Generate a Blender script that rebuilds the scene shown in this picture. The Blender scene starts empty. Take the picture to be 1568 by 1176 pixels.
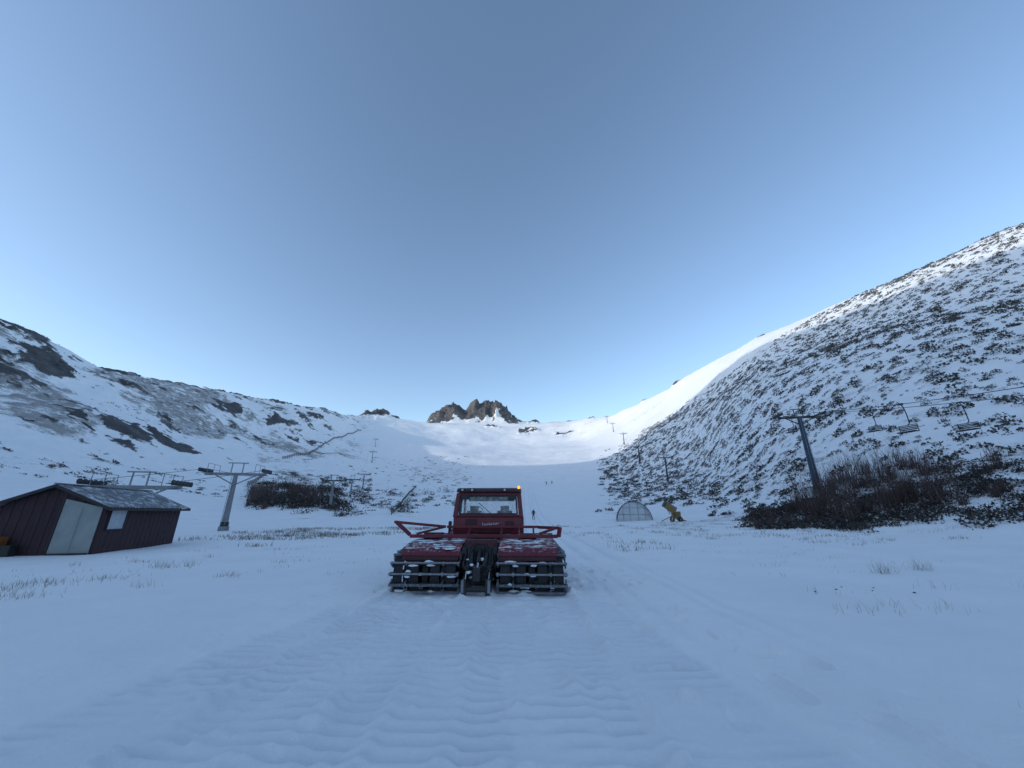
import bpy, math, random
import numpy as np
from mathutils import Vector, Matrix
random.seed(7); rng=np.random.default_rng(7)
scene=bpy.context.scene
rad=math.radians

# ------------------------------------------------------------------ noise
def hsh(ix,iy,seed):
    n=(ix*374761393+iy*668265263+seed*1274126177)&0x7fffffff
    n=((n^(n>>13))*1274126177)&0x7fffffff
    n=n^(n>>16)
    return n/0x7fffffff
def vnoise(x,y,seed=0):
    x0=np.floor(x);y0=np.floor(y);fx=x-x0;fy=y-y0
    ix=x0.astype(np.int64);iy=y0.astype(np.int64)
    u=fx*fx*fx*(fx*(fx*6-15)+10);v=fy*fy*fy*(fy*(fy*6-15)+10)
    a=hsh(ix,iy,seed);b=hsh(ix+1,iy,seed);c=hsh(ix,iy+1,seed);d=hsh(ix+1,iy+1,seed)
    return (a*(1-u)+b*u)*(1-v)+(c*(1-u)+d*u)*v*1.0
def fbm(x,y,wl,octv=4,seed=0,gain=.5):
    s=0;a=1;t=0
    c,sn=math.cos(.6),math.sin(.6)
    px,py=x/wl,y/wl
    for i in range(octv):
        s=s+a*(vnoise(px,py,seed+i*17)*2-1);t+=a;a*=gain
        px,py=(px*c-py*sn)*2.03+3.7,(px*sn+py*c)*2.03+1.3
    return s/t
def ridged(x,y,wl,octv=4,seed=0):
    s=0;a=1;t=0;px,py=x/wl,y/wl
    c,sn=math.cos(.8),math.sin(.8)
    for i in range(octv):
        s=s+a*(1-np.abs(vnoise(px,py,seed+i*13)*2-1));t+=a;a*=.55
        px,py=(px*c-py*sn)*2.1+1.7,(px*sn+py*c)*2.1+5.3
    return s/t
def sst(a,b,x):
    t=np.clip((x-a)/(b-a),0,1);return t*t*(3-2*t)

# ------------------------------------------------------------------ terrain
# bearing(deg) | valley edge r,z | slope foot r,z | mid slope r,z | ridge r,z
RAILS=[(-180,60,0,150,2,300,6,600,20),(-165,60,0,140,4,260,30,400,80),(-150,55,0,125,8,200,80,300,185),(-120,50,0,110,10,190,85,290,188),  # unseen ridge behind left, heightened to block the sun and shade the valley
(-85,45,0,95,9,180,80,290,188),(-70,45,.1,98,8,175,48,285,125),(-62,45,.2,100,7,168,32,262,84),
(-57,45,.2,100,7,165,29,260,77),(-50,45,.2,105,7,180,31,290,73),(-44.2,50,.2,120,8,210,36,330,83),
(-39.6,55,.2,130,8.5,230,38,370,92),(-32.8,60,.3,150,9.7,260,37,430,105),(-28,60,.4,160,11,290,42,480,114),
(-25.4,60,.4,170,12.5,300,44,520,116),(-22.8,65,.5,170,11.5,320,47,700,152),(-19.2,70,.6,170,11.5,340,50,800,176),
(-12.9,70,.6,160,10.5,380,60,850,180),(0,70,.65,150,9.5,400,64,860,186),(8.7,70,.65,160,11,380,62,850,182),
(11.7,70,.6,170,13,350,56,700,157),(15.7,65,.6,175,14,310,52,600,142),(20.1,60,.6,155,12,270,54,500,133),
(26.3,55,.6,130,11,230,56,400,127),(30.8,50,.5,98,9,200,56,360,125),(35.9,42,.4,70,5.5,180,59,330,125),
(42.5,38,.3,62,6,165,58,300,122),(47.1,36,.3,58,6,155,56,280,118),(51.5,35,.3,56,6,150,55,270,115),
(59.2,35,.3,56,6,150,55,260,114),(85,35,.3,60,6,150,50,270,110),(120,50,0,90,6,180,40,320,100),
(150,55,0,130,5,250,25,450,60),(180,60,0,150,2,300,6,600,20)]
RA=np.array(RAILS,float)
thf=np.arange(-180,180.01,.25)
RF=np.stack([np.interp(thf,RA[:,0],RA[:,i]) for i in range(1,9)],1)
ker=np.hanning(13);ker/=ker.sum()
RF=np.stack([np.convolve(np.pad(RF[:,i],6,mode='edge'),ker,'valid') for i in range(8)],1)
PT=np.array([(-14.5,0),(-13.4,.25),(-12.6,.55),(-11.9,.70),(-11.3,.86),(-10.4,.90),(-9.4,1),(-8.6,.90),(-7.9,.80),(-7.3,.72),(-6.7,.88),(-5.6,.97),(-5.2,.9),
 (-4.2,.99),(-3.4,.86),(-2.6,.92),(-1.5,.90),(-.7,.72),(.6,.46),(2,.34),(3.2,.22),(4.2,.24),(6,0)])
BL=[(-56,243,2.8,16,1.),(-54,222,2.4,15,.95),(-51,283,1.6,12,.9),(-48,300,1.2,12,.8),(-45,322,1.8,14,.95),(-42.3,341,1.3,11,.9),(-39,364,1.7,13,.95),
(-36.5,390,.9,11,.85),(-34.2,408,1.9,22,.95),(-32.3,425,1.1,12,.9),(-29.5,455,1,12,.75),(-27.4,474,1.1,16,.95),(-47.5,170,5.0,16,.86),(-42,182,3.5,12,.7),(-53,150,3,10,.6),
(-56,195,3.,12,.72),(-49,262,1.6,14,.7),(-38,300,2.5,22,.6),(-33,330,2,25,.5),(-29,390,2,20,.5),(-15.5,815,1.0,30,.6),
(3.2,830,1.2,30,.8),(6.2,800,1.6,24,.75),(9.5,760,1,25,.8),(12.5,640,1,20,.7),(20.5,470,.9,15,.8),(25,380,.8,9,.7),(2.5,600,1.6,22,.8),(-3,640,1.2,18,.7),(8,540,1.4,14,.7),
(43,290,2,8,.7),(47,276,1.6,7,.8),(53,262,2,8,.8),(58.5,252,2.4,10,.9),(36,300,1.5,8,.7)]
SAD=[(-22.6,690,.9,38,13),(-21.2,720,1.0,40,20),(-19.6,745,1.0,40,22),(-18.0,775,.9,40,16),(-24.3,600,.7,30,8),(6.5,820,.8,30,9),(3.6,840,.7,30,9),(9.2,790,.8,30,7)]
def terr(x,y):
    x=np.atleast_1d(np.asarray(x,float));y=np.atleast_1d(np.asarray(y,float))
    r=np.hypot(x,y);th=np.degrees(np.arctan2(x,y))
    k=[np.interp(th,thf,RF[:,i]) for i in range(8)]
    o=np.zeros_like(r)
    zR=k[7]
    R=np.stack([o,k[0]*.55,k[0],k[2],k[4],k[6],k[6]*1.35,o+4200],1)
    Z=np.stack([o,o,k[1],k[3],k[5],zR,zR*.82,zR*.2],1)
    h=np.diff(R,axis=1);d=np.diff(Z,axis=1)/h
    m=np.zeros_like(R)
    a=d[:,:-1];b=d[:,1:];ok=a*b>1e-12
    m[:,1:-1]=np.where(ok,2*a*b/np.where(ok,a+b,1),0)
    m[:,5]=.0;m[:,-1]=d[:,-1]
    idx=np.clip((r[:,None]>=R).sum(1)-1,0,6);ar=np.arange(len(r))
    hh=h[ar,idx];t=np.clip((r-R[ar,idx])/hh,0,1)
    z=((2*t**3-3*t**2+1)*Z[ar,idx]+(t**3-2*t**2+t)*hh*m[ar,idx]+(-2*t**3+3*t**2)*Z[ar,idx+1]+(t**3-t**2)*hh*m[ar,idx+1])
    frac=np.clip((r-k[2])/(k[6]-k[2]),0,2)
    w=sst(.7,1.5,r/k[2])
    side=sst(10,24,np.abs(th))
    cen=1-sst(8,26,np.abs(th+2))
    z=z+w*(fbm(x,y,70,4,11)*4.0*(.35+.65*side)*(1-.4*sst(.8,1.,frac)) + fbm(x,y,14,3,21)*.7)
    z=z+sst(200,380,r)*(1-sst(1000,1100,r))*cen*fbm(x,y,170,4,15)*10
    z=z+sst(45,110,r)*fbm(x,y,22,3,31)*.5*(1-w)
    lf=sst(-20,-30,th)*sst(.1,.5,frac)*(1-sst(1.0,1.1,frac))
    z=z-lf*7.0*(ridged(x*.8+y*.6,(y*.8-x*.6)*.45,36,5,5)-.5)
    rock=o.copy()
    for (bt,br,st,sr,am) in BL:
        rock=np.maximum(rock,am*np.exp(-((th-bt)/st)**2-((r-br)/sr)**2))
    n1=fbm(x,y,11,5,41,.68)
    rr=sst(.18,.70,rock+.95*n1-.03)*sst(.04,.22,rock)
    spr=sst(.12,.38,fbm(x,y,12,5,51,.65)+.10*frac-.02)*w*sst(-14,-26,th)*(1-sst(.99,1.04,frac))
    rr=np.maximum(rr,.78*spr)
    rdg=sst(.86,.95,frac)*(1-sst(1.0,1.03,frac))*sst(-22,-27,th)*sst(-.08,.3,n1+.25*fbm(th*5,o,4,2,8))
    rr=np.maximum(rr,rdg)
    z=z+rr*(.7+5.0*(ridged(x,y,13,5,61)-.42))*np.clip(r/380,.5,1.6)
    # craggy knolls on the saddle beside the summit
    rg=ridged(x,y,30,5,67)
    for (bt,br,st,sr,am) in SAD:
        g_=np.exp(-((th-bt)/st)**4-((r-br)/sr)**2)
        z=z+g_*am*(.45+1.1*(rg-.3));rr=np.maximum(rr,sst(.10,.42,g_+.5*fbm(x,y,26,4,69,.65)-.05)*sst(.03,.15,g_))
    pk=np.interp(th,PT[:,0],PT[:,1])
    rp=sst(745,905,r)*(1-sst(985,1080,r))
    z=z+pk*rp*(76+46*(ridged(x,y,60,6,71)-.5))+sst(.1,.5,pk*rp)*26*(ridged(x,y,24,4,75)-.55)
    pr=sst(-.30,.02,pk*rp*.9-.22+.75*fbm(x,y,34,5,81,.68))
    rr=np.maximum(rr,pr*sst(.01,.06,pk*rp))
    z=z+1.3*np.exp(-((th+28)/5.5)**2-((r-96)/15)**2)
    nr=1-sst(30,60,r)
    z=z+fbm(x,y,5,3,91)*.09*(.35+.65*sst(3,9,np.abs(x+.8)))*sst(1,4,r)+fbm(x,y,.8,3,95)*.014*nr
    onp=np.zeros_like(z)
    def passm(xc,y0,y1,dep,sd):
        nonlocal z,onp
        for s in (-1,1):
            u=np.abs(x-(xc+s*1.26))
            brk=sst(-.85,-.2,fbm(x,y,2.2,2,int(sd*10)+1)+.25*(y-y0)/8-.1)
            m_=(1-sst(.76,.9,u))*sst(y0-.4,y0,y)*(1-sst(y1-.3,y1+.3,y))*brk
            ed=np.exp(-((u-.95)/.07)**2)*sst(y0-.4,y0,y)*(1-sst(y1-.3,y1+.3,y))*brk
            ph=y/.21+sd+.22*fbm(x,y,1.6,2,int(sd*10)+3)
            bars=np.abs(np.sin(np.pi*ph))**2
            br=sst(-.4,.3,fbm(x,y,.9,3,int(sd*10)+7))
            z=z+m_*(-dep+dep*.95*bars*(.2+.8*br))+ed*dep*.8*(.7+fbm(x,y,.35,2,5))
            onp=np.maximum(onp,m_*(.35+.65*(1-bars)*br))  # packed snow tone, with groove shade between tread bars put into the colour
    yy=np.clip(10-y,0,12)
    passm(-.81-.012*yy,-3,10.6,.066,1.3)
    passm(-1.15-.16*yy-.004*yy*yy,-3,8.6,.036,2.1)
    passm(-.2+.11*yy,-3,9.0,.028,4.2)
    dist=np.exp(-((x+.7)/4.2)**2)*nr
    z=z+dist*np.maximum(0,fbm(x,y,.36,3,99)-.10)*.10
    fh=vnoise(x/.42,y/.42,123)
    z=z-sst(.78,.93,fh)*.07*nr*sst(1.4,2.2,x)*(1-sst(3.6,5,x))
    fh=vnoise(x/.40,y/.40,323)
    z=z-sst(.76,.92,fh)*.06*nr*np.exp(-((x+3.6)/1.0)**2)
    ch=vnoise(x/.26,y/.26,223)
    z=z+sst(.82,.93,ch)*.06*nr*np.exp(-((x-2.4)/1.6)**2)
    fr=sst(14,18,y)*(1-sst(150,220,y))
    xc=-.7+.03*(y-14)
    for dx in (-2,-1.1,.4,1.3,2.9,3.8,5.0):
        g=np.exp(-((x-xc-dx)/.18)**2)
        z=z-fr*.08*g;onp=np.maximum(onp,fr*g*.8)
    f2=sst(4,9,y)*(1-sst(40,60,y))
    for dx in (0,.55,1.9,2.4):
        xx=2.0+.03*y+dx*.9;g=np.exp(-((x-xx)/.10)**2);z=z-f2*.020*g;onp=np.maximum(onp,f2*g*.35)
    return z,rr,frac,th,r,w,onp
def H(x,y):
    return float(terr([x],[y])[0][0])

th=np.concatenate([np.arange(-180,-66,2.),np.arange(-66,-28,.2),np.arange(-28,28,.14),np.arange(28,66,.2),np.arange(66,180,2.)])
rs=[.5]
while rs[-1]<24: rs.append(rs[-1]*1.0+max(.022,rs[-1]*.0070))
while rs[-1]<1150: rs.append(rs[-1]*1.0088)
while rs[-1]<4000: rs.append(rs[-1]*1.06)
rs=np.array(rs);NT=len(th);NR=len(rs)
TT,RR=np.meshgrid(np.radians(th),rs,indexing='ij')
X=(RR*np.sin(TT)).ravel();Y=(RR*np.cos(TT)).ravel()
Zs=np.empty_like(X);rock=np.empty_like(X);veg=np.empty_like(X);pack_shade=np.empty_like(X)
for i in range(0,len(X),120000):
    s=slice(i,i+120000)
    z,rk,fc,tdeg,r_,w_,pk_=terr(X[s],Y[s])
    Zs[s]=z;rock[s]=rk;pack_shade[s]=pk_
    v=sst(-.25,.35,fbm(X[s]+Y[s]*.3,Y[s],34,5,131,.6))*w_*(1-sst(.97,1.02,fc))
    left=sst(-16,-26,tdeg); right=sst(14,20,tdeg)
    ctr=sst(-24,-20,tdeg)*(1-sst(-4,2,tdeg))*sst(70,100,r_)*(1-sst(250,330,r_))*sst(.05,.4,fbm(X[s],Y[s],40,4,77))
    far=(1-sst(10,20,np.abs(tdeg)))*sst(400,520,r_)*(1-sst(760,860,r_))*sst(.05,.4,fbm(X[s],Y[s],60,4,79))*.7
    low=sst(.0,.3,fbm(X[s],Y[s],16,3,141))*sst(34,50,r_)*(1-sst(110,140,r_))*sst(7,14,np.abs(tdeg))*.6
    veg[s]=np.clip(np.maximum.reduce([v*left*1.0,v*right*.5*(1-sst(.6,.9,fc)),ctr*.55,low,far]),0,1)
co=np.stack([X,Y,Zs],1)
i0=np.arange(NT)[:,None]*NR+np.arange(NR-1)[None,:]
i1=((np.arange(NT)+1)%NT)[:,None]*NR+np.arange(NR-1)[None,:]
quads=np.stack([i0,i0+1,i1+1,i1],-1).reshape(-1,4)
def mesh_np(name,verts,faces,fsize,mats,attrs=None,smooth=True,midx=None):
    me=bpy.data.meshes.new(name)
    nv=len(verts);nf=len(faces)
    me.vertices.add(nv);me.vertices.foreach_set('co',np.ascontiguousarray(verts,dtype=np.float32).ravel())
    me.loops.add(nf*fsize);me.loops.foreach_set('vertex_index',np.ascontiguousarray(faces,dtype=np.int32).ravel())
    me.polygons.add(nf);me.polygons.foreach_set('loop_start',np.arange(0,nf*fsize,fsize,dtype=np.int32))
    me.polygons.foreach_set('loop_total',np.full(nf,fsize,dtype=np.int32))
    me.polygons.foreach_set('use_smooth',np.full(nf,smooth,dtype=bool))
    for m in mats: me.materials.append(m)
    if midx is not None: me.polygons.foreach_set('material_index',midx.astype(np.int32))
    me.update(calc_edges=True)
    if attrs:
        for k,v in attrs.items():
            a=me.attributes.new(k,'FLOAT','POINT');a.data.foreach_set('value',v.astype(np.float32))
    ob=bpy.data.objects.new(name,me);scene.collection.objects.link(ob)
    return ob

# ------------------------------------------------------------------ materials
def newmat(name):
    m=bpy.data.materials.new(name);m.use_nodes=True
    nt=m.node_tree;b=nt.nodes['Principled BSDF'];return m,nt,b
def N(nt,t,**kw):
    n=nt.nodes.new(t)
    for k,v in kw.items():
        if k in n.inputs: n.inputs[k].default_value=v
        else: setattr(n,k,v)
    return n
def L(nt,a,b): nt.links.new(a,b)
def ramp(nt,src,stops):
    r=nt.nodes.new('ShaderNodeValToRGB')
    e=r.color_ramp.elements
    e[0].position=stops[0][0];e[0].color=(*stops[0][1],1)
    e[1].position=stops[-1][0];e[1].color=(*stops[-1][1],1)
    for p,c in stops[1:-1]:
        x=e.new(p);x.color=(*c,1)
    L(nt,src,r.inputs[0]);return r
def mixc(nt,f,a,b):
    m=nt.nodes.new('ShaderNodeMix');m.data_type='RGBA'
    if hasattr(f,'is_linked') : L(nt,f,m.inputs[0])
    else: m.inputs[0].default_value=f
    for s,i in ((a,6),(b,7)):
        if hasattr(s,'is_linked'): L(nt,s,m.inputs[i])
        else: m.inputs[i].default_value=(*s,1)
    return m.outputs[2]
def simple(name,col,rough=.6,metal=0.,var=.25,scale=6.,snow=0.,bump=.0,dark=None):
    m,nt,b=newmat(name)
    tc=N(nt,'ShaderNodeTexCoord');g=N(nt,'ShaderNodeNewGeometry')
    n=N(nt,'ShaderNodeTexNoise',Scale=scale,Detail=5.,Roughness=.6);L(nt,tc.outputs['Object'],n.inputs['Vector'])
    d=dark or tuple(c*(1-var) for c in col)
    lt=tuple(min(1,c*(1+var)) for c in col)
    r=ramp(nt,n.outputs['Fac'],[(.3,d),(.7,lt)])
    out=r.outputs[0]
    if snow>0:
        sx=N(nt,'ShaderNodeSeparateXYZ');L(nt,g.outputs['Normal'],sx.inputs[0])
        n2=N(nt,'ShaderNodeTexNoise',Scale=scale*1.7,Detail=6.,Roughness=.7);L(nt,tc.outputs['Object'],n2.inputs['Vector'])
        a=N(nt,'ShaderNodeMath',operation='MULTIPLY_ADD');L(nt,sx.outputs[2],a.inputs[0]);a.inputs[1].default_value=.55
        L(nt,n2.outputs['Fac'],a.inputs[2])
        mr=N(nt,'ShaderNodeMapRange');L(nt,a.outputs[0],mr.inputs[0])
        mr.inputs[1].default_value=1.15-snow*.6;mr.inputs[2].default_value=1.35-snow*.6;mr.clamp=True
        out=mixc(nt,mr.outputs[0],out,(.82,.84,.87))
        rm=N(nt,'ShaderNodeMapRange');L(nt,mr.outputs[0],rm.inputs[0]);rm.inputs[3].default_value=rough;rm.inputs[4].default_value=.9
        L(nt,rm.outputs[0],b.inputs['Roughness'])
    else: b.inputs['Roughness'].default_value=rough
    L(nt,out,b.inputs['Base Color'])
    b.inputs['Metallic'].default_value=metal
    if bump>0:
        bp=N(nt,'ShaderNodeBump',Strength=bump,Distance=.02);L(nt,n.outputs['Fac'],bp.inputs['Height']);L(nt,bp.outputs[0],b.inputs['Normal'])
    return m

def snow_material():
    m,nt,b=newmat('snow_terrain')
    tc=N(nt,'ShaderNodeTexCoord');P=tc.outputs['Object']
    ar=N(nt,'ShaderNodeAttribute',attribute_name='rock');av=N(nt,'ShaderNodeAttribute',attribute_name='veg');ap=N(nt,'ShaderNodeAttribute',attribute_name='pack_shade')
    n1=N(nt,'ShaderNodeTexNoise',Scale=.35,Detail=6.,Roughness=.6);L(nt,P,n1.inputs['Vector'])
    snow=ramp(nt,n1.outputs['Fac'],[(.3,(.86,.86,.86)),(.7,(.95,.94,.93))]).outputs[0]
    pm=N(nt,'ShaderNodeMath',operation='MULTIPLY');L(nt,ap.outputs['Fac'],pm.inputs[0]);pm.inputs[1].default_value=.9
    snow=mixc(nt,pm.outputs[0],snow,(.74,.765,.80))  # packed snow colour that also paints shade into ruts and tread grooves
    n2=N(nt,'ShaderNodeTexNoise',Scale=.16,Detail=10.,Roughness=.72);L(nt,P,n2.inputs['Vector'])
    rk=ramp(nt,n2.outputs['Fac'],[(.3,(.05,.05,.053)),(.52,(.115,.111,.11)),(.7,(.20,.187,.18))]).outputs[0]
    n3=N(nt,'ShaderNodeTexNoise',Scale=.14,Detail=12.,Roughness=.84);L(nt,P,n3.inputs['Vector'])
    a=N(nt,'ShaderNodeMath',operation='MULTIPLY_ADD');L(nt,ar.outputs['Fac'],a.inputs[0]);a.inputs[1].default_value=.48;L(nt,n3.outputs['Fac'],a.inputs[2])
    mr=N(nt,'ShaderNodeMapRange');mr.clamp=True;L(nt,a.outputs[0],mr.inputs[0]);mr.inputs[1].default_value=.79;mr.inputs[2].default_value=.87
    n4=N(nt,'ShaderNodeTexNoise',Scale=.30,Detail=8.,Roughness=.86)
    mp=N(nt,'ShaderNodeMapping');mp.inputs['Scale'].default_value=(.7,.7,1.3);L(nt,P,mp.inputs[0]);L(nt,mp.outputs[0],n4.inputs['Vector'])
    v=N(nt,'ShaderNodeMath',operation='MULTIPLY_ADD');L(nt,av.outputs['Fac'],v.inputs[0]);v.inputs[1].default_value=.26;L(nt,n4.outputs['Fac'],v.inputs[2])
    mv=N(nt,'ShaderNodeMapRange');mv.clamp=True;L(nt,v.outputs[0],mv.inputs[0]);mv.inputs[1].default_value=.66;mv.inputs[2].default_value=.76;mv.inputs[4].default_value=.78
    vc=ramp(nt,n1.outputs['Fac'],[(.35,(.11,.10,.095)),(.65,(.23,.20,.175))]).outputs[0]
    c=mixc(nt,mv.outputs[0],snow,vc)
    c=mixc(nt,mr.outputs[0],c,rk)
    L(nt,c,b.inputs['Base Color']);b.inputs['Roughness'].default_value=.75
    b.inputs['Specular IOR Level'].default_value=.25
    n5=N(nt,'ShaderNodeTexNoise',Scale=7.,Detail=7.,Roughness=.65);L(nt,P,n5.inputs['Vector'])
    n6=N(nt,'ShaderNodeTexNoise',Scale=60.,Detail=3.);L(nt,P,n6.inputs['Vector'])
    b1=N(nt,'ShaderNodeBump',Strength=.6,Distance=.06);L(nt,n5.outputs['Fac'],b1.inputs['Height'])
    b2=N(nt,'ShaderNodeBump',Strength=.35,Distance=.008);L(nt,n6.outputs['Fac'],b2.inputs['Height']);L(nt,b1.outputs[0],b2.inputs['Normal'])
    b3=N(nt,'ShaderNodeBump',Distance=3.);L(nt,n2.outputs['Fac'],b3.inputs['Height']);L(nt,mr.outputs[0],b3.inputs['Strength']);L(nt,b2.outputs[0],b3.inputs['Normal'])
    L(nt,b3.outputs[0],b.inputs['Normal'])
    return m
M_snow=snow_material()
M_clump=simple('clinging_snow',(.85,.87,.9),.85,var=.05,scale=14,bump=.6)
M_red=simple('red_paint_dusty',(.14,.014,.026),.58,var=.25,scale=5,snow=.22)
M_redp=simple('red_paint',(.145,.012,.024),.50,var=.25,scale=5,snow=.10)
M_dred=simple('dark_red_paint',(.06,.009,.014),.55,var=.3,scale=6,snow=.1)
M_blk=simple('black_steel',(.018,.019,.021),.55,var=.4,scale=9,snow=.12)
M_rub=simple('track_rubber',(.02,.02,.022),.8,var=.3,scale=12,snow=.15)
M_alu=simple('aluminium_grouser',(.22,.23,.25),.5,.6,var=.35,scale=14,snow=.30)
M_chr=simple('chrome_rod',(.6,.6,.62),.2,.95,var=.1)
M_seat=simple('seat_fabric',(.02,.02,.024),.9)
M_galv=simple('galvanised_steel',(.22,.235,.255),.5,.35,var=.2,scale=3,snow=.1)
M_blue=simple('blue_painted_steel',(.03,.06,.10),.5,.1,var=.3,scale=3,snow=.1)
M_dark=simple('dark_steel',(.03,.033,.04),.6,.2,var=.3)
M_cable=simple('steel_cable',(.07,.07,.075),.6,.3)
def glass(name,col=(.75,.85,.85),al=.25):
    m,nt,b=newmat(name)
    b.inputs['Base Color'].default_value=(*col,1);b.inputs['Roughness'].default_value=.06
    n=N(nt,'ShaderNodeTexNoise',Scale=5.,Detail=5.);tc=N(nt,'ShaderNodeTexCoord');L(nt,tc.outputs['Object'],n.inputs['Vector'])
    mr=N(nt,'ShaderNodeMapRange');L(nt,n.outputs['Fac'],mr.inputs[0]);mr.inputs[1].default_value=.35;mr.inputs[2].default_value=.75
    mr.inputs[3].default_value=al*.6;mr.inputs[4].default_value=al*1.7;L(nt,mr.outputs[0],b.inputs['Alpha'])
    return m
M_glass=glass('cab_glass')

# ------------------------------------------------------------------ mesh builder
class MB:
    def __init__(s): s.v=[];s.f=[];s.mi=[];s.mats=[]
    def m(s,mat):
        if mat not in s.mats: s.mats.append(mat)
        return s.mats.index(mat)
    def add(s,vs,fs,mat):
        o=len(s.v);s.v+=[tuple(v) for v in vs];k=s.m(mat)
        for f in fs: s.f.append([i+o for i in f]);s.mi.append(k)
    def box(s,c,size,mat,rot=None):
        hx,hy,hz=[q/2 for q in size]
        vs=[Vector((x,y,z)) for x in(-hx,hx) for y in(-hy,hy) for z in(-hz,hz)]
        if rot is not None: vs=[rot@v for v in vs]
        vs=[v+Vector(c) for v in vs]
        s.add(vs,[(0,1,3,2),(4,6,7,5),(0,4,5,1),(2,3,7,6),(0,2,6,4),(1,5,7,3)],mat)
    def bar(s,a,b,w,h,mat,up=(0,0,1)):
        a=Vector(a);b=Vector(b);d=(b-a);l=d.length;d.normalize()
        u=Vector(up)
        if abs(d.dot(u))>.98:u=Vector((0,1,0))
        r=d.cross(u).normalized();u=r.cross(d)
        rot=Matrix((r,d,u)).transposed()
        s.box((a+b)/2,(w,l,h),mat,rot)
    def cyl(s,a,b,r0,mat,r1=None,n=12,cap=True):
        if r1 is None:r1=r0
        a=Vector(a);b=Vector(b);d=(b-a).normalized();u=Vector((0,0,1)) if abs(d.z)<.95 else Vector((1,0,0))
        p=d.cross(u).normalized();q=d.cross(p)
        vs=[];
        for c,r in((a,r0),(b,r1)):
            for i in range(n):
                t=2*math.pi*i/n;vs.append(c+p*math.cos(t)*r+q*math.sin(t)*r)
        fs=[(i,(i+1)%n,n+(i+1)%n,n+i) for i in range(n)]
        if cap: fs+=[tuple(range(n))[::-1],tuple(range(n,2*n))]
        s.add(vs,fs,mat)
    def tube(s,pts,r,mat,n=8):
        for a,b in zip(pts[:-1],pts[1:]): s.cyl(a,b,r,mat,n=n)
    def hose(s,p0,p1,sag,r,mat,k=8):
        p0=Vector(p0);p1=Vector(p1)
        pts=[p0.lerp(p1,i/k)+Vector(sag)*math.sin(math.pi*i/k) for i in range(k+1)]
        s.tube(pts,r,mat,6)
    def prism(s,prof,x0,x1,mat,axis='x'):
        n=len(prof)
        vs=[(x0,p[0],p[1]) for p in prof]+[(x1,p[0],p[1]) for p in prof]
        fs=[(i,(i+1)%n,n+(i+1)%n,n+i) for i in range(n)]+[tuple(range(n))[::-1],tuple(range(n,2*n))]
        s.add(vs,fs,mat)
    def blob(s,c,rx,ry,rz,mat,seed=0,n=7,m=5,amp=.3):
        R=random.Random(seed);vs=[];fs=[]
        for j in range(m+1):
            ph=math.pi*j/m
            for i in range(n):
                t=2*math.pi*i/n;k=1+R.uniform(-amp,amp)
                vs.append((c[0]+rx*k*math.sin(ph)*math.cos(t),c[1]+ry*k*math.sin(ph)*math.sin(t),c[2]+rz*k*math.cos(ph)))
        for j in range(m):
            for i in range(n): fs.append((j*n+i,j*n+(i+1)%n,(j+1)*n+(i+1)%n,(j+1)*n+i))
        s.add(vs,fs,mat)
    def obj(s,name,parent=None,bevel=0,smooth=False,loc=None):
        me=bpy.data.meshes.new(name);me.from_pydata(s.v,[],s.f)
        for m in s.mats: me.materials.append(m)
        me.polygons.foreach_set('material_index',s.mi)
        me.update();me.validate()
        import bmesh
        bm=bmesh.new();bm.from_mesh(me);bmesh.ops.recalc_face_normals(bm,faces=bm.faces);bm.to_mesh(me);bm.free()
        if smooth: me.polygons.foreach_set('use_smooth',[True]*len(me.polygons))
        ob=bpy.data.objects.new(name,me);scene.collection.objects.link(ob)
        if bevel:
            b=ob.modifiers.new('bevel','BEVEL');b.width=bevel;b.segments=2;b.limit_method='ANGLE';b.angle_limit=rad(40)
        if parent: ob.parent=parent
        if loc: ob.location=loc
        return ob
def empty(name,loc=(0,0,0),rz=0):
    e=bpy.data.objects.new(name,None);scene.collection.objects.link(e);e.location=loc;e.rotation_euler=(0,0,rz);e.empty_display_size=.3;return e

mesh_np('snow_ground',co,quads,4,[M_snow],{'rock':rock,'veg':veg,'pack_shade':pack_shade})

# ------------------------------------------------------------------ SNOW GROOMER
G=empty('snow_groomer',(-.81,9.62,-.05),rad(-2.2))
def track_path():
    pts=[];n=10
    for i in range(n+1):
        t=-math.pi/2-math.pi*i/n; pts.append((.50+.42*math.cos(t),.45+.42*math.sin(t)))
    top=[(1.4,.86),(2.6,.84),(3.8,.86)]
    pts+=top
    for i in range(n+1):
        t=math.pi/2-math.pi*i/n; pts.append((4.6+.42*math.cos(t),.45+.42*math.sin(t)))
    pts+=[(3.6,.03),(2.5,.03),(1.4,.03)]
    return pts
TP=track_path()
def resample(pts,step):
    P=[Vector((a,b)) for a,b in pts];P.append(P[0]);out=[];d=0;nxt=0
    for a,b in zip(P[:-1],P[1:]):
        l=(b-a).length
        while nxt<=d+l:
            t=(nxt-d)/l;p=a.lerp(b,t);tg=(b-a).normalized();out.append((p,tg));nxt+=step
        d+=l
    return out
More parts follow.
